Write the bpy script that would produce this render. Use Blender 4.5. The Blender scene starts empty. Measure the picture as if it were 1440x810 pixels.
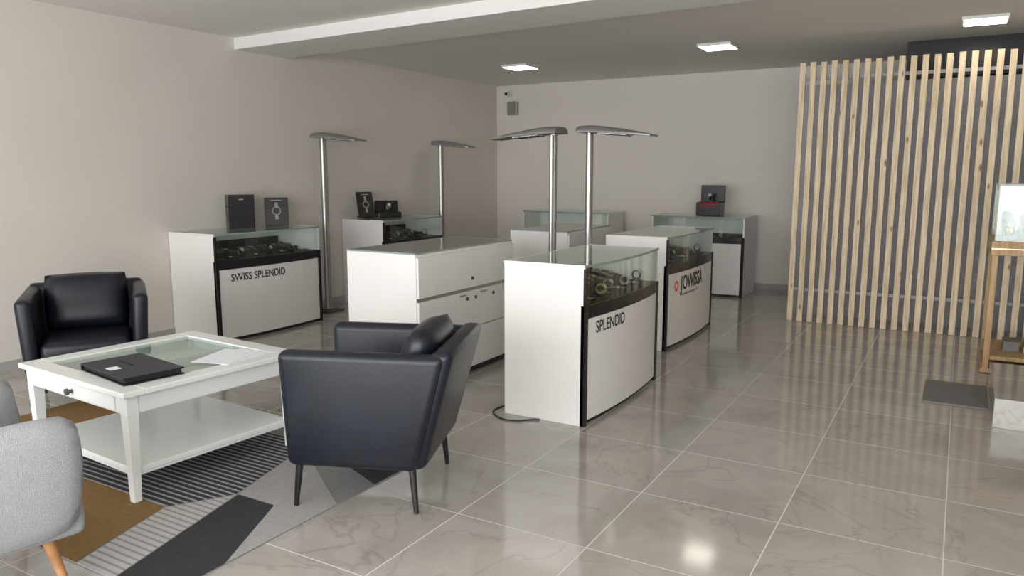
import bpy, bmesh, math, random
from mathutils import Matrix, Vector
random.seed(3)
scn=bpy.context.scene
try:
    scn.view_settings.view_transform='Standard'
    scn.view_settings.look='None'
except Exception: pass
R=math.radians
# ---------------------------------------------------------------- materials
def newmat(name):
    m=bpy.data.materials.new(name); m.use_nodes=True
    nt=m.node_tree; b=nt.nodes['Principled BSDF']
    return m,nt,b
def N(nt,t,**kw):
    n=nt.nodes.new(t)
    for k,v in kw.items(): setattr(n,k,v)
    return n
def mat(name,col,rough=.5,metal=0,var=.06,scale=8,bump=0,bscale=80,emit=None,estr=0,coat=0,spec=None):
    m,nt,b=newmat(name)
    tc=N(nt,'ShaderNodeTexCoord'); nz=N(nt,'ShaderNodeTexNoise'); nz.inputs['Scale'].default_value=scale
    nz.inputs['Detail'].default_value=4
    nt.links.new(tc.outputs['Object'],nz.inputs['Vector'])
    rp=N(nt,'ShaderNodeValToRGB')
    rp.color_ramp.elements[0].position=.3; rp.color_ramp.elements[1].position=.7
    rp.color_ramp.elements[0].color=tuple(c*(1-var) for c in col)+(1,)
    rp.color_ramp.elements[1].color=tuple(min(1,c*(1+var)) for c in col)+(1,)
    nt.links.new(nz.outputs['Fac'],rp.inputs['Fac']); nt.links.new(rp.outputs['Color'],b.inputs['Base Color'])
    b.inputs['Roughness'].default_value=rough; b.inputs['Metallic'].default_value=metal
    if coat: b.inputs['Coat Weight'].default_value=coat
    if spec is not None: b.inputs['Specular IOR Level'].default_value=spec
    if emit: 
        b.inputs['Emission Color'].default_value=emit+(1,); b.inputs['Emission Strength'].default_value=estr
    if bump:
        n2=N(nt,'ShaderNodeTexNoise'); n2.inputs['Scale'].default_value=bscale; n2.inputs['Detail'].default_value=3
        nt.links.new(tc.outputs['Object'],n2.inputs['Vector'])
        bp=N(nt,'ShaderNodeBump'); bp.inputs['Strength'].default_value=bump; bp.inputs['Distance'].default_value=.01
        nt.links.new(n2.outputs['Fac'],bp.inputs['Height']); nt.links.new(bp.outputs['Normal'],b.inputs['Normal'])
    return m
def glassmat(name,tint=(.94,.975,.96),f0=.045):
    m=bpy.data.materials.new(name); m.use_nodes=True; nt=m.node_tree; nt.nodes.clear()
    o=N(nt,'ShaderNodeOutputMaterial'); mx=N(nt,'ShaderNodeMixShader'); t=N(nt,'ShaderNodeBsdfTransparent')
    g=N(nt,'ShaderNodeBsdfGlossy'); lw=N(nt,'ShaderNodeLayerWeight'); lw.inputs['Blend'].default_value=.5
    pw=N(nt,'ShaderNodeMath',operation='POWER'); pw.inputs[1].default_value=5
    ma=N(nt,'ShaderNodeMath',operation='MULTIPLY_ADD'); ma.inputs[1].default_value=.85; ma.inputs[2].default_value=f0
    nt.links.new(lw.outputs['Facing'],pw.inputs[0]); nt.links.new(pw.outputs[0],ma.inputs[0])
    t.inputs['Color'].default_value=tint+(1,); g.inputs['Roughness'].default_value=.02
    g.inputs['Color'].default_value=(.90,.94,.92,1)
    nt.links.new(ma.outputs[0],mx.inputs['Fac']); nt.links.new(t.outputs[0],mx.inputs[1]); nt.links.new(g.outputs[0],mx.inputs[2])
    nt.links.new(mx.outputs[0],o.inputs['Surface']); return m
M={}
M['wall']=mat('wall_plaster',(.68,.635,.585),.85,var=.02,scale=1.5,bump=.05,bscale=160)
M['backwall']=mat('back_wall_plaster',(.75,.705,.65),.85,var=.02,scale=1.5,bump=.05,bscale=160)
M['ceil']=mat('ceiling_plaster',(.80,.77,.73),.9,var=.02,scale=1.2,bump=.04,bscale=140)
M['beam']=mat('beam_plaster',(.81,.79,.765),.9,var=.02,scale=1.2)
M['greywall']=mat('grey_partition',(.37,.38,.40),.8,var=.05,scale=2)
M['white']=mat('white_laminate',(.80,.78,.755),.28,var=.01,scale=3)
M['tablewhite']=mat('white_lacquer',(.82,.84,.82),.22,var=.01,scale=3)
M['black']=mat('black_lacquer',(.012,.011,.012),.25,var=.1)
M['blackfelt']=mat('black_felt',(.018,.017,.018),.9,var=.3,scale=60)
M['leather']=mat('black_leather',(.008,.010,.017),.36,var=.2,scale=6,bump=.10,bscale=260,spec=.4)
M['grey']=mat('grey_fabric',(.40,.41,.43),.95,var=.12,scale=150,bump=.6,bscale=420)
M['alu']=mat('brushed_aluminium',(.42,.41,.40),.35,metal=.85,var=.05,scale=30)
M['alud']=mat('dark_lamp_shell',(.11,.105,.10),.42,metal=.4,var=.05)
M['steel']=mat('steel',(.50,.48,.46),.3,metal=1,var=.05)
M['gold']=mat('gold_plate',(.60,.44,.22),.3,metal=1,var=.05)
M['dial']=mat('watch_dial',(.55,.54,.5),.3,var=.05)
M['red']=mat('red_velvet',(.35,.02,.03),.8,var=.1)
M['orange']=mat('logo_orange',(.85,.16,.05),.5,var=.02)
M['ink']=mat('dark_ink',(.03,.028,.03),.5,var=.02)
M['print']=mat('silver_print',(.3,.3,.3),.4,var=.3,scale=50)
M['paper']=mat('paper',(.82,.84,.88),.7,var=.02,scale=30)
M['mat']=mat('doormat_fibre',(.20,.19,.18),.95,var=.25,scale=200,bump=.5,bscale=300)
M['oak']=mat('oak_leg',(.45,.22,.09),.45,var=.2,scale=20)
M['cable']=mat('black_cable',(.02,.02,.02),.5)
M['glass']=glassmat('clear_glass')
M['gedge']=mat('glass_edge',(.26,.33,.30),.15,var=.05)
M['deckwhite']=mat('display_white',(.7,.7,.68),.5,var=.02)
M['light']=mat('led_diffuser',(.9,.88,.82),.5,emit=(1,.92,.79),estr=9)
M['frosted']=mat('grey_glass_top',(.13,.14,.125),.12,var=.03,scale=2,spec=.3)
M['rugbase']=mat('rug_grey',(.25,.245,.24),.97,var=.12,scale=90,bump=.6,bscale=350)
M['ruglight']=mat('rug_light_grey',(.38,.37,.36),.97,var=.1,scale=90,bump=.6,bscale=350)
M['rugblack']=mat('rug_charcoal',(.030,.031,.037),.97,var=.2,scale=90,bump=.6,bscale=350)
M['rugmust']=mat('rug_mustard',(.25,.14,.045),.97,var=.15,scale=90,bump=.6,bscale=350)
def stripemat(name,a,b,freq,duty,axis):
    m,nt,bs=newmat(name); tc=N(nt,'ShaderNodeTexCoord'); sx=N(nt,'ShaderNodeSeparateXYZ')
    nt.links.new(tc.outputs['Object'],sx.inputs[0])
    mu=N(nt,'ShaderNodeMath',operation='MULTIPLY'); mu.inputs[1].default_value=freq
    fr=N(nt,'ShaderNodeMath',operation='FRACT'); gt=N(nt,'ShaderNodeMath',operation='GREATER_THAN'); gt.inputs[1].default_value=duty
    nt.links.new(sx.outputs[axis],mu.inputs[0]); nt.links.new(mu.outputs[0],fr.inputs[0]); nt.links.new(fr.outputs[0],gt.inputs[0])
    mx=N(nt,'ShaderNodeMix',data_type='RGBA'); mx.inputs['A'].default_value=a+(1,); mx.inputs['B'].default_value=b+(1,)
    nt.links.new(gt.outputs[0],mx.inputs['Factor']); nt.links.new(mx.outputs['Result'],bs.inputs['Base Color'])
    bs.inputs['Roughness'].default_value=.97; return m
M['rugstripe']=stripemat('rug_stripes',(.035,.035,.045),(.36,.35,.35),30,.66,'Y')
M['rugstripe2']=stripemat('rug_pale_stripes',(.28,.27,.26),(.46,.45,.44),30,.35,'Y')
# wood slats
def woodmat(name,ca,cb):
    m,nt,b=newmat(name); tc=N(nt,'ShaderNodeTexCoord'); mp=N(nt,'ShaderNodeMapping')
    mp.inputs['Scale'].default_value=(14,14,1.1); nt.links.new(tc.outputs['Object'],mp.inputs['Vector'])
    nz=N(nt,'ShaderNodeTexNoise'); nz.inputs['Scale'].default_value=3; nz.inputs['Detail'].default_value=6; nz.inputs['Distortion'].default_value=.6
    nt.links.new(mp.outputs[0],nz.inputs['Vector'])
    rp=N(nt,'ShaderNodeValToRGB'); e=rp.color_ramp.elements
    e[0].position=.3; e[0].color=ca+(1,); e[1].position=.62; e[1].color=cb+(1,)
    nt.links.new(nz.outputs['Fac'],rp.inputs['Fac'])
    vo=N(nt,'ShaderNodeTexVoronoi'); vo.inputs['Scale'].default_value=1; mp2=N(nt,'ShaderNodeMapping'); mp2.inputs['Scale'].default_value=(9,9,3.2)
    nt.links.new(tc.outputs['Object'],mp2.inputs['Vector']); nt.links.new(mp2.outputs[0],vo.inputs['Vector'])
    r2=N(nt,'ShaderNodeValToRGB'); r2.color_ramp.elements[0].position=.06; r2.color_ramp.elements[0].color=(0,0,0,1); r2.color_ramp.elements[1].position=.13
    nt.links.new(vo.outputs['Distance'],r2.inputs['Fac'])
    mx=N(nt,'ShaderNodeMix',data_type='RGBA'); mx.inputs['A'].default_value=(.30,.14,.05,1)
    nt.links.new(r2.outputs['Color'],mx.inputs['Factor']); nt.links.new(rp.outputs['Color'],mx.inputs['B'])
    nt.links.new(mx.outputs['Result'],b.inputs['Base Color']); b.inputs['Roughness'].default_value=.55
    return m
M['pine']=woodmat('pine_wood',(.58,.43,.26),(.82,.67,.47))
M['pined']=woodmat('stained_pine',(.34,.20,.09),(.52,.35,.18))
def floormat():
    m,nt,b=newmat('polished_stone_tiles'); L=nt.links.new
    tc=N(nt,'ShaderNodeTexCoord'); sx=N(nt,'ShaderNodeSeparateXYZ'); L(tc.outputs['Object'],sx.inputs[0])
    masks=[];cells=[]
    for ax,off in (('X',-.557),('Y',3.15)):
        a=N(nt,'ShaderNodeMath',operation='SUBTRACT'); a.inputs[1].default_value=off; L(sx.outputs[ax],a.inputs[0])
        d=N(nt,'ShaderNodeMath',operation='DIVIDE'); d.inputs[1].default_value=.6; L(a.outputs[0],d.inputs[0])
        f=N(nt,'ShaderNodeMath',operation='FLOOR'); L(d.outputs[0],f.inputs[0]); cells.append(f)
        r=N(nt,'ShaderNodeMath',operation='FRACT'); L(d.outputs[0],r.inputs[0])
        s=N(nt,'ShaderNodeMath',operation='SUBTRACT'); s.inputs[1].default_value=.5; L(r.outputs[0],s.inputs[0])
        ab=N(nt,'ShaderNodeMath',operation='ABSOLUTE'); L(s.outputs[0],ab.inputs[0])
        g=N(nt,'ShaderNodeMath',operation='GREATER_THAN'); g.inputs[1].default_value=.4960; L(ab.outputs[0],g.inputs[0]); masks.append(g)
    mk=N(nt,'ShaderNodeMath',operation='MAXIMUM'); L(masks[0].outputs[0],mk.inputs[0]); L(masks[1].outputs[0],mk.inputs[1])
    cb=N(nt,'ShaderNodeCombineXYZ'); L(cells[0].outputs[0],cb.inputs[0]); L(cells[1].outputs[0],cb.inputs[1])
    wn=N(nt,'ShaderNodeTexWhiteNoise'); L(cb.outputs[0],wn.inputs['Vector'])
    vm=N(nt,'ShaderNodeVectorMath',operation='MULTIPLY_ADD'); vm.inputs[1].default_value=(7,7,7)
    L(wn.outputs['Color'],vm.inputs[0]); L(tc.outputs['Object'],vm.inputs[2])
    n1=N(nt,'ShaderNodeTexNoise'); n1.inputs['Scale'].default_value=2.2; n1.inputs['Detail'].default_value=7; n1.inputs['Roughness'].default_value=.6; n1.inputs['Distortion'].default_value=.9
    L(vm.outputs[0],n1.inputs['Vector'])
    rp=N(nt,'ShaderNodeValToRGB'); e=rp.color_ramp.elements
    e[0].position=.3; e[0].color=(.34,.315,.285,1); e[1].position=.7; e[1].color=(.46,.43,.395,1)
    L(n1.outputs['Fac'],rp.inputs['Fac'])
    n2=N(nt,'ShaderNodeTexNoise'); n2.inputs['Scale'].default_value=1.3; n2.inputs['Detail'].default_value=5; n2.inputs['Distortion'].default_value=1.4
    L(vm.outputs[0],n2.inputs['Vector'])
    s=N(nt,'ShaderNodeMath',operation='SUBTRACT'); s.inputs[1].default_value=.5; L(n2.outputs['Fac'],s.inputs[0])
    ab=N(nt,'ShaderNodeMath',operation='ABSOLUTE'); L(s.outputs[0],ab.inputs[0])
    rv=N(nt,'ShaderNodeValToRGB'); rv.color_ramp.elements[0].position=0; rv.color_ramp.elements[0].color=(.80,.78,.75,1); rv.color_ramp.elements[1].position=.012; rv.color_ramp.elements[1].color=(1,1,1,1)
    L(ab.outputs[0],rv.inputs['Fac'])
    mv=N(nt,'ShaderNodeMix',data_type='RGBA',blend_type='MULTIPLY'); mv.inputs['Factor'].default_value=.8
    L(rp.outputs['Color'],mv.inputs['A']); L(rv.outputs['Color'],mv.inputs['B'])
    mx=N(nt,'ShaderNodeMix',data_type='RGBA'); mx.inputs['B'].default_value=(.68,.65,.61,1)
    L(mk.outputs[0],mx.inputs['Factor']); L(mv.outputs['Result'],mx.inputs['A']); L(mx.outputs['Result'],b.inputs['Base Color'])
    rr=N(nt,'ShaderNodeMapRange'); rr.inputs['To Min'].default_value=.10; rr.inputs['To Max'].default_value=.6
    L(mk.outputs[0],rr.inputs['Value']); L(rr.outputs[0],b.inputs['Roughness'])
    b.inputs['Specular IOR Level'].default_value=.7
    return m
M['floor']=floormat()
# ---------------------------------------------------------------- mesh builder
class MB:
    def __init__(s): s.bm=bmesh.new(); s.mats=[]
    def mi(s,m):
        m=M[m]
        if m not in s.mats: s.mats.append(m)
        return s.mats.index(m)
    def _set(s,verts,m):
        i=s.mi(m); fs=set()
        for v in verts:
            for f in v.link_faces: fs.add(f)
        for f in fs: f.material_index=i
    def box(s,c,sz,m,rot=None):
        mt=Matrix.Translation(c)@(rot.to_4x4() if rot else Matrix.Identity(4))@Matrix.Diagonal((sz[0],sz[1],sz[2],1))
        r=bmesh.ops.create_cube(s.bm,size=1,matrix=mt); s._set(r['verts'],m); return s
    def b2(s,x0,x1,y0,y1,z0,z1,m): return s.box(((x0+x1)/2,(y0+y1)/2,(z0+z1)/2),(x1-x0,y1-y0,z1-z0),m)
    def cyl(s,c,r,d,m,rot=None,r2=None,seg=24):
        mt=Matrix.Translation(c)@(rot.to_4x4() if rot else Matrix.Identity(4))
        q=bmesh.ops.create_cone(s.bm,cap_ends=True,segments=seg,radius1=r,radius2=r if r2 is None else r2,depth=d,matrix=mt); s._set(q['verts'],m); return s
    def rod(s,a,b,r,m,r2=None,seg=16):
        a=Vector(a);b=Vector(b);d=b-a
        rot=d.to_track_quat('Z','Y').to_matrix()
        return s.cyl((a+b)/2,r,d.length,m,rot,r2,seg)
    def prism(s,pts,z0,z1,m):
        lo=[s.bm.verts.new((p[0],p[1],z0)) for p in pts]; hi=[s.bm.verts.new((p[0],p[1],z1)) for p in pts]
        i=s.mi(m); n=len(pts); fs=[s.bm.faces.new(lo[::-1]),s.bm.faces.new(hi)]
        for k in range(n): fs.append(s.bm.faces.new((lo[k],lo[(k+1)%n],hi[(k+1)%n],hi[k])))
        for f in fs: f.material_index=i
        return s
    def hexa(s,b,t,m):
        lo=[s.bm.verts.new(p) for p in b]; hi=[s.bm.verts.new(p) for p in t]
        i=s.mi(m); fs=[s.bm.faces.new(lo[::-1]),s.bm.faces.new(hi)]
        for k in range(4): fs.append(s.bm.faces.new((lo[k],lo[(k+1)%4],hi[(k+1)%4],hi[k])))
        for f in fs: f.material_index=i
        return s
    def torus(s,c,R_,r,m,rot=None,a0=0,a1=2*math.pi,n=18,k=6,sy=1):
        rot=rot or Matrix.Identity(3); rings=[]
        full=abs(a1-a0-2*math.pi)<1e-4
        cnt=n if full else n+1
        for i in range(cnt):
            a=a0+(a1-a0)*i/n; ring=[]
            for j in range(k):
                t=2*math.pi*j/k; p=Vector(((R_+r*math.cos(t))*math.cos(a),(R_+r*math.cos(t))*math.sin(a),r*sy*math.sin(t)))
                ring.append(s.bm.verts.new(rot@p+Vector(c)))
            rings.append(ring)
        idx=s.mi(m)
        for i in range(cnt if full else cnt-1):
            A=rings[i];B=rings[(i+1)%cnt]
            for j in range(k):
                f=s.bm.faces.new((A[j],A[(j+1)%k],B[(j+1)%k],B[j])); f.material_index=idx
        return s
    def obj(s,name,parent=None,bevel=0,seg=2,smooth=False,sub=0,loc=None):
        bmesh.ops.recalc_face_normals(s.bm,faces=s.bm.faces)
        me=bpy.data.meshes.new(name); s.bm.to_mesh(me); s.bm.free()
        for m in s.mats: me.materials.append(m)
        o=bpy.data.objects.new(name,me); scn.collection.objects.link(o)
        if smooth:
            for p in me.polygons: p.use_smooth=True
        if bevel:
            b=o.modifiers.new('bevel','BEVEL'); b.width=bevel; b.segments=seg; b.limit_method='ANGLE'; b.angle_limit=R(35); b.harden_normals=False
        if sub:
            q=o.modifiers.new('sub','SUBSURF'); q.levels=sub; q.render_levels=sub
        if parent: o.parent=parent
        if loc: o.location=loc
        return o
def root(name,loc=(0,0,0),rz=0):
    e=bpy.data.objects.new(name,None); scn.collection.objects.link(e); e.empty_display_size=.1
    e.location=loc; e.rotation_euler=(0,0,rz); return e
RX=lambda a: Matrix.Rotation(a,3,'X')
RY=lambda a: Matrix.Rotation(a,3,'Y')
RZ=lambda a: Matrix.Rotation(a,3,'Z')
# ---------------------------------------------------------------- room
XL,XR,YF,YB,ZC=-5.95,3.2,-2.2,9.75,2.68
MB().b2(XL-.15,XR+.15,YF-.15,YB+.15,-.12,0,'floor').obj('floor')
MB().b2(XL-.15,XR+.15,YF-.15,YB+.15,ZC,ZC+.15,'ceil').obj('ceiling')
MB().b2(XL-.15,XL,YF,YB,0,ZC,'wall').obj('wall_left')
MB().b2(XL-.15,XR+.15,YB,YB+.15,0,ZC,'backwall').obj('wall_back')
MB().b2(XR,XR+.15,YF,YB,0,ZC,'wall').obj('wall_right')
w=MB(); # shop-front wall with large window opening
w.b2(XL-.15,-5.0,YF-.15,YF,0,ZC,'wall'); w.b2(2.6,XR+.15,YF-.15,YF,0,ZC,'wall'); w.b2(-5.0,2.6,YF-.15,YF,2.45,ZC,'wall'); w.b2(-5.0,2.6,YF-.15,YF,0,.25,'wall')
w.obj('wall_front')
w=MB()
for x in (-4.97,-3.1,-1.2,.7,2.57): w.b2(x-.03,x+.03,YF-.1,YF-.04,.25,2.45,'alu')
w.b2(-5,2.6,YF-.1,YF-.04,.25,.31,'alu'); w.b2(-5,2.6,YF-.1,YF-.04,2.39,2.45,'alu')
w.b2(-5,2.6,YF-.075,YF-.068,.3,2.4,'glass'); w.obj('window_1')
M['skirt']=mat('skirting_tile',(.40,.38,.36),.3,var=.05)
MB().b2(XL,XL+.012,YF,YB,0,.075,'skirt').obj('baseboard_left')
MB().b2(XL,-1.5,YB-.012,YB,0,.075,'skirt').obj('baseboard_back')
MB().prism([(XL,5.06),(XR,4.56),(XR,5.14),(XL,5.70)],2.575,ZC-.001,'beam').obj('trim_ceiling_beam')
# partition behind slats
MB().b2(-1.45,XR-.001,8.25,8.40,0,2.3,'greywall').obj('wall_partition')
MB().b2(-.55,1.8,8.45,9.3,2.34,ZC-.002,'black').obj('black_ceiling_box')  # black box standing in for the dark opening above the partition
# ceiling lights
for i,(x,y) in enumerate(((-4.57,8.02),(-2.17,7.72),(.06,7.5))):
    e=root('ceiling_light',(x,y,ZC))
    MB().b2(-.165,.165,-.165,.165,-.028,-.001,'white').obj('frame',e,.003)
    MB().b2(-.15,.15,-.15,.15,-.032,-.026,'light').obj('diffuser',e)
# slat screen
e=root('slat_screen',(-1.40,7.80,0))
w=MB(); p=.0925
for i in range(34):
    x=i*p; d=random.uniform(-.004,.004)
    w.b2(x,x+.05,-.03+d,.004+d,.002,2.46+random.uniform(-.004,.004),'pine')
w.obj('slats',e,.002)
MB().b2(0.01,3.1,.009,.03,.30,.33,'greywall').b2(0.01,3.1,.009,.03,2.30,2.33,'greywall').obj('battens',e)
# ---------------------------------------------------------------- showcase
def watchset(mb,x,y,z,s=1,m='steel'):
    mb.box((x,y,z+.012*s),(.05*s,.05*s,.024*s),'black')
    mb.torus((x,y,z+.055*s),.032*s,.007*s,'black' if random.random()<.5 else m,RZ(.2)@RY(R(90)),n=16,k=6,sy=1.6)
    mb.cyl((x,y-.026*s,z+.075*s),.02*s,.009*s,m,RX(R(55)),seg=16)
    mb.cyl((x,y-.0305*s,z+.079*s),.0165*s,.004*s,'dial',RX(R(55)),seg=16)
def showcase(loc,rz,W=1.16,D=.54,H=.93,bow=.04,deck='blackfelt',text=None,tx=-.42,tz=.52,ts=.065,logo=None,watches=8):
    e=root('display_case',loc,rz)
    yf=lambda x: -D/2-bow*(1-(2*x/W)**2)
    n=20; xs=[-W/2+.02+(W-.04)*i/n for i in range(n+1)]
    w=MB()
    w.b2(-W/2,-W/2+.02,-D/2,D/2,0,H-.012,'white'); w.b2(W/2-.02,W/2,-D/2,D/2,0,H-.012,'white')
    w.b2(-W/2+.02,W/2-.02,D/2-.02,D/2,0,H-.012,'white')
    w.obj('carcass',e,.0015)
    def shell(y_in,y_out,z0,z1,m):
        pts=[(x,yf(x)-y_out) for x in xs]+[(x,yf(x)-y_in) for x in xs[::-1]]
        return pts,z0,z1,m
    w=MB(); w.prism(*shell(-.02,0,.03,.625,'white')); w.obj('front_panel',e)
    w=MB(); w.prism(*shell(-.03,.004,.625,.70,'black'))
    w.prism(*shell(-.05,-.02,0,.03,'black'))
    for sx in (-1,1):
        xa,xb=(sx*(W/2),sx*(W/2-.03)); 
        if xa>xb: xa,xb=xb,xa
        w.b2(xa,xb,-D/2-.012,-D/2+.02,0,.70,'black')
    if watches: w.b2(-W/2-.001,-W/2+.021,-D/2-.010,-D/2+.006,.70,H-.02,'black')
    w.obj('frame',e)
    w=MB(); pts=[(x,yf(x)+.01) for x in xs]+[(W/2-.021,D/2-.021),(-W/2+.021,D/2-.021)]
    w.prism(pts,.66,.70,deck); w.obj('deck',e)
    w=MB(); w.prism(*shell(-.006,0,.70,H-.01,'glass')); w.obj('front_glass',e)
    w=MB(); pr=[-W/2]+xs+[W/2]
    pts=[(x,yf(x)-.004) for x in pr]+[(W/2,D/2),(-W/2,D/2)]
    w.prism(pts,H-.011,H,'glass'); w.obj('top_glass',e)
    w=MB() # glass edge rim
    w.prism([(x,yf(x)-.0065) for x in pr]+[(x,yf(x)-.0042) for x in pr[::-1]],H-.013,H+.001,'gedge')
    w.b2(-W/2-.002,-W/2+.012,-D/2,D/2,H-.0125,H+.001,'white'); w.b2(W/2-.012,W/2+.002,-D/2,D/2,H-.0125,H+.001,'white'); w.b2(-W/2,W/2,D/2-.012,D/2+.001,H-.0125,H+.001,'white')
    w.obj('rim',e)
    if watches:
        w=MB(); w.b2(-W/2+.06,W/2-.06,-.06,.20,.70,.735,'blackfelt'); w.b2(-W/2+.06,W/2-.06,.205,.235,.70,.82,'blackfelt')
        for k in range(5):
            x=-W/2+.14+(W-.28)*k/4; w.box((x,.07,.74),(.13,.19,.02),'black',RX(R(12)))
        for i in range(watches):
            x=-W/2+.1+(W-.2)*(i+random.uniform(-.25,.25))/(watches-1)
            if i%2==0: watchset(w,x,-.17+random.uniform(-.03,.03),.70,.85,random.choice(['steel','steel','gold']))
            else: w.box((x,-.17,.705),(.07,.10,.012),'black'); w.cyl((x,-.17,.714),.017,.008,'steel',seg=14)
            w.cyl((x,.05,.757),.016,.008,random.choice(['steel','gold']),RX(R(12)),seg=14); w.box((x,.05,.752),(.014,.13,.005),'alud',RX(R(12)))
        w.obj('watches',e,smooth=False)
    def wraptext(body,x0,z0,size,m,sxx=1.,off=0.):
        cu=bpy.data.curves.new('t','FONT'); cu.body=body; cu.size=size; cu.resolution_u=4; cu.offset=off
        to=bpy.data.objects.new('t',cu); scn.collection.objects.link(to)
        bpy.context.view_layer.update()
        me=bpy.data.meshes.new_from_object(to.evaluated_get(bpy.context.evaluated_depsgraph_get()))
        bpy.data.objects.remove(to)
        for v in me.vertices:
            x=x0+v.co.x*sxx; v.co=Vector((x,yf(x)-.003,z0+v.co.y*1.15))
        me.materials.clear(); me.materials.append(M[m])
        o=bpy.data.objects.new('lettering',me); scn.collection.objects.link(o); o.parent=e
    if text: wraptext(text,tx,tz,ts,'ink',off=.003 if logo else .001)
    if logo:
        w=MB(); cx,cz=logo
        for k in range(8):
            a=k*math.pi/4; x=cx+.032*math.cos(a)
            w.cyl((x,yf(x)-.002,cz+.034*math.sin(a)),.013,.004,'orange',RX(R(90)),seg=10)
        w.obj('logo',e)
        wraptext('Swiss quality watches since 1951',tx,tz-.05,.034,'ink')
    return e
FX=R(90)
def case_at(x0,x1,y0,y1,**k):   # front faces +X
    return showcase(((x0+x1)/2,(y0+y1)/2,0),FX,W=y1-y0,D=x1-x0,**k)
case_at(-2.295,-1.775,3.84,5.03,text='SPLENDID',tx=-.47,tz=.53,ts=.085,watches=9)
case_at(-2.53,-2.0,5.88,7.18,text='JOWISSA',tx=-.36,tz=.47,ts=.145,logo=(-.45,.515),watches=7)
case_at(-5.945,-5.36,4.24,5.46,text='SWISS SPLENDID',tx=-.47,tz=.52,ts=.080,watches=8)
case_at(-5.945,-5.36,6.42,7.50,watches=7)
showcase((-2.68,9.22,0),0,W=1.12,D=.6,watches=0,deck='blackfelt')
showcase((-4.52,9.36,0),0,W=1.26,D=.5,watches=0,deck='deckwhite')
# ---------------------------------------------------------------- drawer cabinets
def cabinet(x0,x1,y0,y1,H=.93):
    W=y1-y0;D=x1-x0
    e=root('drawer_cabinet',((x0+x1)/2,(y0+y1)/2,0),FX)
    MB().b2(-W/2,W/2,-D/2,D/2,.05,H-.01,'white').b2(-W/2+.02,W/2-.02,-D/2+.03,D/2,0,.05,'black').obj('carcass',e,.002)
    MB().b2(-W/2+.012,W/2-.012,-D/2+.012,D/2-.012,H-.009,H-.001,'frosted').obj('top_glass',e)
    w=MB()
    for a in ((-W/2,W/2,-D/2,-D/2+.012),(-W/2,W/2,D/2-.012,D/2),(-W/2,-W/2+.012,-D/2+.012,D/2-.012),(W/2-.012,W/2,-D/2+.012,D/2-.012)): w.b2(*a,H-.0095,H,'gedge')
    w.obj('top_frame',e,.001)
    w=MB(); g=.004; f=-D/2
    w.b2(-W/2+g,W/2-g,f-.018,f-.001,.635,H-.03,'white')
    w.b2(-W/2+g,-g/2,f-.018,f-.001,.06,.61,'white'); w.b2(g/2,W/2-g,f-.018,f-.001,.35,.61,'white'); w.b2(g/2,W/2-g,f-.018,f-.001,.06,.34,'white')
    w.obj('drawer_fronts',e,.002)
    w=MB(); w.b2(-W/2+g,W/2-g,f-.003,f-.0005,.61,.635,'alu')
    for x,z in ((.02,.70),(-.05,.56),(.06,.56),(.3,.56)): w.cyl((x,f-.021,z),.013,.008,'alud',RX(R(90)),seg=16); w.box((x,f-.026,z),(.003,.003,.012),'black')
    w.b2(-.14,-.07,f-.03,f-.018,.585,.595,'steel'); w.b2(.12,.2,f-.03,f-.018,.585,.595,'steel')
    w.obj('locks',e)
    return e
cabinet(-3.56,-2.98,3.88,5.10)
cabinet(-3.55,-2.97,6.05,7.0)
# ---------------------------------------------------------------- display lamps
M['shell']=mat('lamp_shell_silver',(.27,.26,.25),.38,metal=.4,var=.05)
M['light2']=mat('lamp_reflector',(.65,.65,.63),.3,metal=.1)
def lamp(x,y,rz,H=1.80,b=.12,L1=.50):
    e=root('floor_lamp',(x,y,0),rz)   # head points local +x
    MB().b2(-b,b,-b,b,0.001,.02,'alud').b2(-.05,.05,-.05,.05,.02,.035,'alu').obj('base',e,.004)
    w=MB(); w.cyl((0,0,H/2+.01),.028,H-.04,'alu'); w.cyl((0,.036,H/2),.018,H-.06,'alu'); w.box((0,.02,H/2),(.016,.03,H-.08),'alud')
    w.obj('pole',e,smooth=False)
    # flat rectangular hooded head: blunt at the pole, tapering and drooping toward the tip
    w=MB(); nx,ny=22,12; L0=-.075; top=[];bot=[]
    for i in range(nx+1):
        t=i/nx; x_=L0+(L1-L0)*t
        hw=.12*(1-max(0,2*t-1)**5*.22)
        zb=H-.02-.040*t**1.6
        hh=.014+.050*(1-t**1.5)**1.0*(.78+.22*min(1,t/.2))
        r1=[];r2=[]
        for j in range(ny+1):
            q=-1+2*j/ny; yy=hw*q+.012
            r1.append(w.bm.verts.new((x_,yy,zb+.012+(hh-.012)*(1-abs(q)**5)))); r2.append(w.bm.verts.new((x_,yy*.985,zb)))
        top.append(r1);bot.append(r2)
    ia=w.mi('shell'); ib=w.mi('alud')
    for i in range(nx):
        for j in range(ny):
            f=w.bm.faces.new((top[i][j],top[i+1][j],top[i+1][j+1],top[i][j+1])); f.material_index=ia; f.smooth=True
            f=w.bm.faces.new((bot[i][j],bot[i][j+1],bot[i+1][j+1],bot[i+1][j])); f.material_index=ib
    for i in range(nx):
        w.bm.faces.new((top[i][0],bot[i][0],bot[i+1][0],top[i+1][0])); w.bm.faces.new((top[i][ny],top[i+1][ny],bot[i+1][ny],bot[i][ny]))
    for j in range(ny):
        w.bm.faces.new((top[0][j],top[0][j+1],bot[0][j+1],bot[0][j])); w.bm.faces.new((top[nx][j],bot[nx][j],bot[nx][j+1],top[nx][j+1]))
    w.obj('head',e)
    q=MB(); q.box((.22,.012,H-.034),(.24,.15,.012),'light2',RY(R(4.5)))
    for k in range(6): q.box((.12+.04*k,.012,H-.034-.0032*k),(.004,.15,.008),'alud')
    q.obj('louvre',e)
    return e
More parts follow.
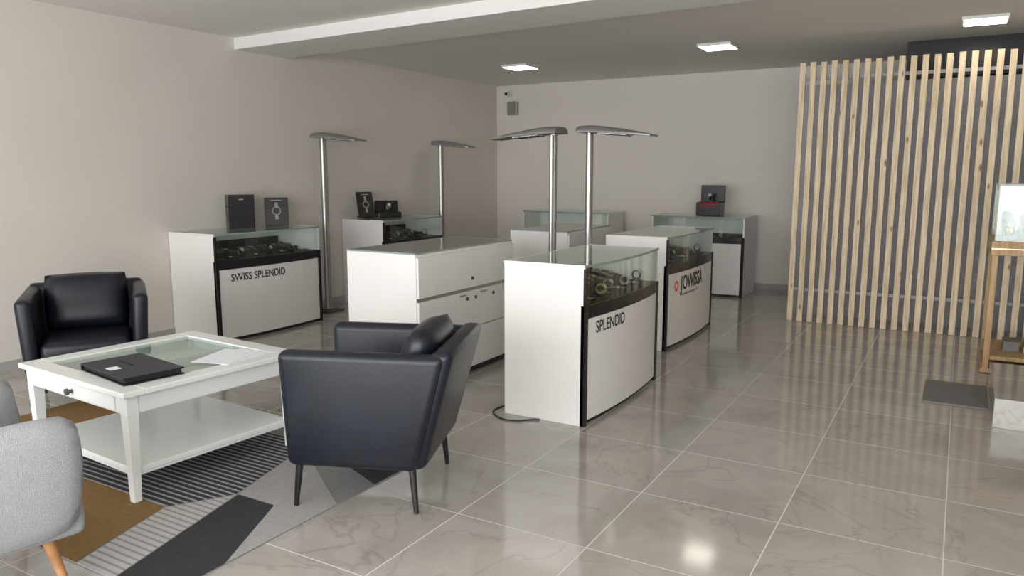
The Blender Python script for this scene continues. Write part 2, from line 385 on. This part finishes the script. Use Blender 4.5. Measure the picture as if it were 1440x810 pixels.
lamp(-5.68,5.88,0,1.81); lamp(-5.66,7.92,0,1.80,.12,.46); lamp(-2.88,5.60,R(180),1.77,.1,.54); lamp(-2.63,5.745,0,1.78,.095,.54)
# ---------------------------------------------------------------- coffee table
zr=.0065
e=root('coffee_table',(-3.435,2.375,zr),R(-4))
T=.475
w=MB()
for a in ((-T,T,-T,-T+.1),(-T,T,T-.1,T),(-T,-T+.1,-T+.1,T-.1),(T-.1,T,-T+.1,T-.1)): w.b2(*a,.485,.51,'tablewhite')
w.obj('top_frame',e,.004)
MB().b2(-T+.1,T-.1,-T+.1,T-.1,.499,.505,'glass').obj('glass_top',e)
w=MB(); a=T-.03
w.b2(-a,a,-a,-a+.02,.40,.485,'tablewhite').b2(-a,a,a-.02,a,.40,.485,'tablewhite').b2(-a,-a+.02,-a,a,.40,.485,'tablewhite').b2(a-.02,a,-a,a,.40,.485,'tablewhite')
w.b2(-a+.02,a-.02,-a+.02,a-.02,.425,.435,'tablewhite'); w.b2(-.012,.012,-a+.02,a-.02,.435,.49,'tablewhite')
w.b2(-a+.09,a-.09,-a-.010,-a,.41,.475,'tablewhite')
w.obj('apron',e,.003)
MB().cyl((0,-a-.020,.442),.008,.02,'alud',RX(R(90))).cyl((0,-a-.034,.442),.015,.012,'alud',RX(R(90))).obj('knob',e)
w=MB()
for sx in (-1,1):
    for sy in (-1,1):
        cx,cy=sx*(a-.022),sy*(a-.022); h1=.027;h0=.018
        w.hexa([(cx-h0,cy-h0,0),(cx+h0,cy-h0,0),(cx+h0,cy+h0,0),(cx-h0,cy+h0,0)],[(cx-h1,cy-h1,.40),(cx+h1,cy-h1,.40),(cx+h1,cy+h1,.40),(cx-h1,cy+h1,.40)],'tablewhite')
        w.box((cx,cy,.44),(.056,.056,.09),'tablewhite')
w.obj('legs',e,.003)
MB().b2(-a+.02,a-.02,-a+.02,a-.02,.125,.15,'tablewhite').b2(-a+.03,a-.03,-a+.025,-a+.045,.11,.13,'tablewhite').b2(a-.045,a-.025,-a+.03,a-.03,.11,.13,'tablewhite').obj('shelf',e,.004)
e=root('leather_portfolio',(-3.29,2.11,.511+zr),R(-9))
MB().b2(-.22,.22,-.14,.14,0,.006,'leather').b2(-.22,.22,-.14,.14,.026,.034,'leather').b2(-.222,-.214,-.14,.14,0,.034,'leather').b2(-.21,.21,-.13,.13,.006,.026,'blackfelt').obj('cover',e,.003)
MB().b2(-.03,.03,-.11,-.06,.034,.035,'paper').b2(-.14,.0,.0,.006,.034,.037,'leather').obj('label',e)
e=root('paper_sheet',(-3.13,2.56,.5105+zr),R(4))
MB().b2(-.105,.105,-.148,.148,0,.0015,'paper').box((-.03,-.02,.0025),(.21,.297,.0015),'paper',RZ(R(14))).obj('sheets',e)
# ---------------------------------------------------------------- black armchair
def pillow(w,c,rot,a,b,t,m,n=12):
    idx=w.mi(m); gr=[]
    for sgn in (1,-1):
        g=[]
        for i in range(n+1):
            row=[]
            for j in range(n+1):
                u=-1+2*i/n; v=-1+2*j/n
                h=t*max(0,(1-u**4)*(1-v**4))**.5
                k=1-.05*(u*u*v*v)
                p=rot@Vector((a*u*k,b*v*k,sgn*h))+Vector(c)
                if sgn==-1 and (i in(0,n) or j in (0,n)): row.append(gr[0][i][j])
                else: row.append(w.bm.verts.new(p))
            g.append(row)
        gr.append(g)
        for i in range(n):
            for j in range(n):
                q=(g[i][j],g[i+1][j],g[i+1][j+1],g[i][j+1])
                f=w.bm.faces.new(q if sgn==1 else q[::-1]); f.material_index=idx; f.smooth=True
def armchair(loc,rz,name='armchair'):
    e=root(name,loc,rz)     # front = local -y
    for sx,nm in ((-1,'arm_left'),(1,'arm_right')):
        w=MB()
        o0,o1=sx*.325,sx*.355; i0,i1=sx*.245,sx*.265
        w.hexa([(o0,-.30,.19),(i0,-.30,.19),(i0,.27,.19),(o0,.27,.19)],[(o1,-.315,.70),(i1,-.315,.70),(i1,.41,.70),(o1,.41,.70)],'leather')
        w.obj(nm,e,.035,4,smooth=True)
    w=MB(); w.hexa([(-.30,.225,.19),(.30,.225,.19),(.30,.30,.19),(-.30,.30,.19)],[(-.340,.34,.715),(.340,.34,.715),(.340,.44,.715),(-.340,.44,.715)],'leather')
    w.obj('back',e,.035,4,smooth=True)
    MB().b2(-.25,.25,-.28,.27,.195,.31,'leather').obj('seat_base',e,.02,3,smooth=True)
    MB().b2(-.243,.243,-.31,.25,.31,.43,'leather').obj('seat_cushion',e,.04,4,smooth=True)
    w=MB(); pillow(w,(0,.225,.60),RX(R(72)),.245,.19,.085,'leather'); w.obj('back_pillow',e)
    w=MB()
    for sx in (-1,1):
        for sy in (-1,1): w.rod((sx*.285,sy*.27-.01,0),(sx*.27,sy*.25-.01,.21),.011,'black',.017)
    w.obj('legs',e)
    return e
armchair((-2.25,2.62,.0065),R(-90+21.7))
armchair((-4.74,2.76,.0065),R(57))
# grey fabric tub chair with wooden legs
e=root('tub_chair',(-2.90,1.125,zr),R(168))
w=MB(); n=28; path=[]
for i in range(n+1):
    t=i/n; a=math.pi*t
    cx=math.cos(a); sy=math.sin(a)
    x=.37*math.copysign(abs(cx)**.55,cx); y=-.05+.38*abs(sy)**.75
    path.append((x,y))
path=[(.36,-.36),(.37,-.22)]+path+[(-.37,-.22),(-.36,-.36)]
rings=[]
for k,(x,y) in enumerate(path):
    s=min(1,max(0,(y+.05)/.38)); ztop=.665+.16*s*s
    nx_,ny_=(x,max(0,y+.05)); l=math.hypot(nx_,ny_) or 1; nx_/=l;ny_/=l
    sec=[(-.02,.21),(.02,.36),(.058,ztop-.10),(.05,ztop-.03),(0,ztop),(-.055,ztop-.03),(-.07,ztop-.1),(-.08,.36),(-.09,.22)]
    rings.append([w.bm.verts.new((x+nx_*d,y+ny_*d,z)) for d,z in sec])
idx=w.mi('grey')
for A,B in zip(rings,rings[1:]):
    for j in range(len(A)): w.bm.faces.new((A[j],A[(j+1)%len(A)],B[(j+1)%len(A)],B[j]))
w.bm.faces.new(rings[0]); w.bm.faces.new(rings[-1][::-1])
w.obj('shell',e,smooth=True,sub=1)
MB().b2(-.31,.31,-.36,.25,.20,.32,'grey').obj('seat_base',e,.03,3,smooth=True)
MB().b2(-.28,.28,-.38,.22,.32,.45,'grey').obj('seat_cushion',e,.045,4,smooth=True)
w=MB()
for sx in (-1,1):
    for sy in (-1,1): w.rod((sx*.235,sy*.27-.03,0),(sx*.215,sy*.22-.03,.215),.013,'oak',.022)
w.obj('legs',e)
# ---------------------------------------------------------------- rug
e=root('rug',(0,0,0)); z0=.0045
MB().b2(-4.75,-2.26,1.48,2.95,.0005,z0,'rugbase').obj('pile',e)
def inlay(nm,pts,m): 
    w=MB(); w.prism(pts,z0,z0+.0015,m); w.obj(nm,e)
inlay('mustard_patch',[(-3.6,1.48),(-2.75,1.48),(-2.89,1.95),(-3.5,1.96)],'rugmust')
inlay('stripe_patch',[(-3.9,1.965),(-2.89,1.955),(-2.73,2.2),(-2.92,2.85),(-4.1,2.85)],'rugstripe')
inlay('pale_patch',[(-2.74,1.48),(-2.52,1.48),(-2.72,2.19),(-2.88,1.95)],'rugstripe2')
inlay('dark_patch',[(-2.515,1.48),(-2.26,1.48),(-2.26,1.75),(-2.49,2.2),(-2.715,2.2)],'rugblack')
inlay('light_patch',[(-2.26,1.76),(-2.26,2.35),(-2.90,2.78),(-2.72,2.21),(-2.49,2.21)],'ruglight')
inlay('dark_corner',[(-2.26,2.60),(-2.26,2.95),(-2.9,2.95),(-2.85,2.84)],'rugblack')
inlay('mustard_corner',[(-4.75,2.1),(-4.2,2.1),(-4.12,2.95),(-4.75,2.95)],'rugmust')
# ---------------------------------------------------------------- things on the cases
Z=.9315
def upright(name,loc,rz,w_,h,tilt,pr=True):
    e=root(name,loc,rz)   # front -y
    rt=RX(R(-tilt)); 
    MB().box(rt@Vector((0,0,h/2)),(w_,.02,h),'black',rt).box((0,.05,.012),(w_*.7,.12,.02),'black').obj('panel',e,.003)
    if pr:
        q=MB(); q.torus(rt@Vector((0,-.012,h*.52)),w_*.17,w_*.03,'print',rt@RX(R(90)),n=24,k=6); 
        q.box(rt@Vector((0,-.011,h*.74)),(w_*.14,.003,h*.16),'print',rt); q.box(rt@Vector((0,-.011,h*.30)),(w_*.14,.003,h*.16),'print',rt)
        q.box(rt@Vector((0,-.011,h*.9)),(w_*.5,.003,.008),'print',rt)
        q.obj('print',e)
    return e
e=root('presentation_box',(-5.75,4.86,Z),R(62))
MB().b2(-.12,.12,-.05,.05,0,.31,'black').b2(-.122,.122,-.052,.052,.20,.206,'blackfelt').obj('box',e,.004)
MB().b2(-.02,.02,-.0515,-.05,.262,.272,'print').obj('label',e)
upright('display_card',(-5.72,5.27,Z+.003),R(50),.22,.27,8)
upright('display_card',(-5.75,6.62,Z+.003),R(70),.2,.30,14)
def openbox(loc,rz,w_,d,h,lid,inner):
    e=root('watch_box',loc,rz)
    MB().b2(-w_/2,w_/2,-d/2,d/2,0,h,'black').b2(-w_/2,w_/2,d/2-.01,d/2+.03,h,h+lid,'black').obj('box',e,.006)
    q=MB(); q.b2(-w_/2+.02,w_/2-.02,-d/2+.02,d/2-.02,h-.005,h+.008,inner); watchset(q,0,-.01,h,1.1)
    if inner=='red': q.b2(-w_/2+.05,w_/2-.05,-d/2-.003,-d/2+.001,h-.05,h-.025,'red')
    q.obj('tray',e)
openbox((-5.72,6.95,Z),R(55),.27,.16,.06,.13,'blackfelt')
openbox((-2.60,9.18,Z),0,.29,.2,.16,.2,'red')
# ---------------------------------------------------------------- right side glass cabinet, step, mat
MB().b2(.25,XR-.001,5.02,6.0,0.001,.17,'floor').obj('floor_step')
e=root('doormat',(.05,5.67,0)); MB().b2(-.17,.19,-.3,.28,0.0005,.012,'mat').obj('pile',e,.003)
e=root('glass_vitrine',(.60,6.75,0))
w=MB()
for sx in (-1,1):
    for sy in (-1,1): w.box((sx*.36,sy*.33,.455),(.04,.04,.9),'pined')
w.b2(-.39,.39,-.36,.36,.86,.96,'pined').b2(-.37,.37,-.34,.34,.10,.13,'pined').b2(-.39,.39,-.36,.36,.005,.04,'pined').b2(-.391,.391,-.361,.361,.90,.915,'gold')
w.obj('stand',e,.004)
w=MB(); w.b2(-.37,.37,-.34,-.334,.96,1.35,'glass').b2(-.37,.37,.334,.34,.96,1.35,'glass').b2(-.37,-.364,-.334,.334,.96,1.35,'glass').b2(.364,.37,-.334,.334,.96,1.35,'glass').b2(-.37,.37,-.34,.34,1.35,1.358,'glass')
w.obj('glass',e)
w=MB()
for a in ((-.374,.374,-.345,-.339),(-.374,.374,.339,.345)): w.b2(*a,1.345,1.36,'gedge')
for a in ((-.375,-.369,-.34,.34),(.369,.375,-.34,.34)): w.b2(*a,1.345,1.36,'gedge')
for sx in (-.371,.371):
    for sy in (-.341,.341): w.box((sx,sy,1.155),(.007,.007,.385),'gedge')
for i in range(5):
    for j in range(3): watchset(w,-.28+i*.14,-.22+j*.2,.96+.02*j,1.5,random.choice(['gold','steel']))
for i in range(4): w.box((-.2+.13*i,0,.165),(.1,.2,.07+.02*i),'gold' if i%2 else 'mat')
w.obj('contents',e)
# ---------------------------------------------------------------- alarm, camera, cable
e=root('alarm_siren',(-5.66,YB,2.36)); MB().b2(-.08,.08,-.07,-.001,-.10,.09,'alu').obj('body',e,.012,3)
e=root('security_camera',(-5.72,YB,2.57)); MB().cyl((0,-.021,0),.035,.04,'white',RX(R(90))).cyl((0,-.08,-.01),.03,.09,'white',RX(R(80))).cyl((0,-.127,-.017),.022,.006,'black',RX(R(80))).obj('body',e)
cu=bpy.data.curves.new('power_cable','CURVE'); cu.dimensions='3D'; cu.bevel_depth=.005; sp=cu.splines.new('NURBS')
P=[(-2.335,4.0),(-2.38,3.9),(-2.36,3.79),(-2.24,3.71),(-2.14,3.73),(-2.08,3.80),(-2.04,3.815)]
sp.points.add(len(P)-1)
for q,p_ in zip(sp.points,P): q.co=(p_[0],p_[1],.006,1)
sp.use_endpoint_u=True; sp.order_u=3; cu.materials.append(M['cable'])
co=bpy.data.objects.new('power_cable',cu); scn.collection.objects.link(co)
# ---------------------------------------------------------------- lights
def area(name,loc,rot,sx,sy,en,col):
    l=bpy.data.lights.new(name,'AREA'); l.shape='RECTANGLE'; l.size=sx; l.size_y=sy; l.energy=en; l.color=col
    o=bpy.data.objects.new(name,l); scn.collection.objects.link(o); o.location=loc; o.rotation_euler=rot; return o
area('window_daylight',(-1.2,YF-.03,1.35),(R(90),0,0),7.4,2.1,405,(.97,.985,1))
wd=bpy.data.worlds.new('world'); scn.world=wd; wd.use_nodes=True
wd.node_tree.nodes['Background'].inputs[0].default_value=(.75,.85,1,1); wd.node_tree.nodes['Background'].inputs[1].default_value=1.0
# ---------------------------------------------------------------- camera
cd=bpy.data.cameras.new('camera'); cam=bpy.data.objects.new('camera',cd); scn.collection.objects.link(cam)
cam.location=(0,0,1.44); cam.rotation_euler=(R(90-8.57),0,R(30.29)); cd.sensor_width=36; cd.lens=26.875; cd.clip_start=.05
scn.camera=cam
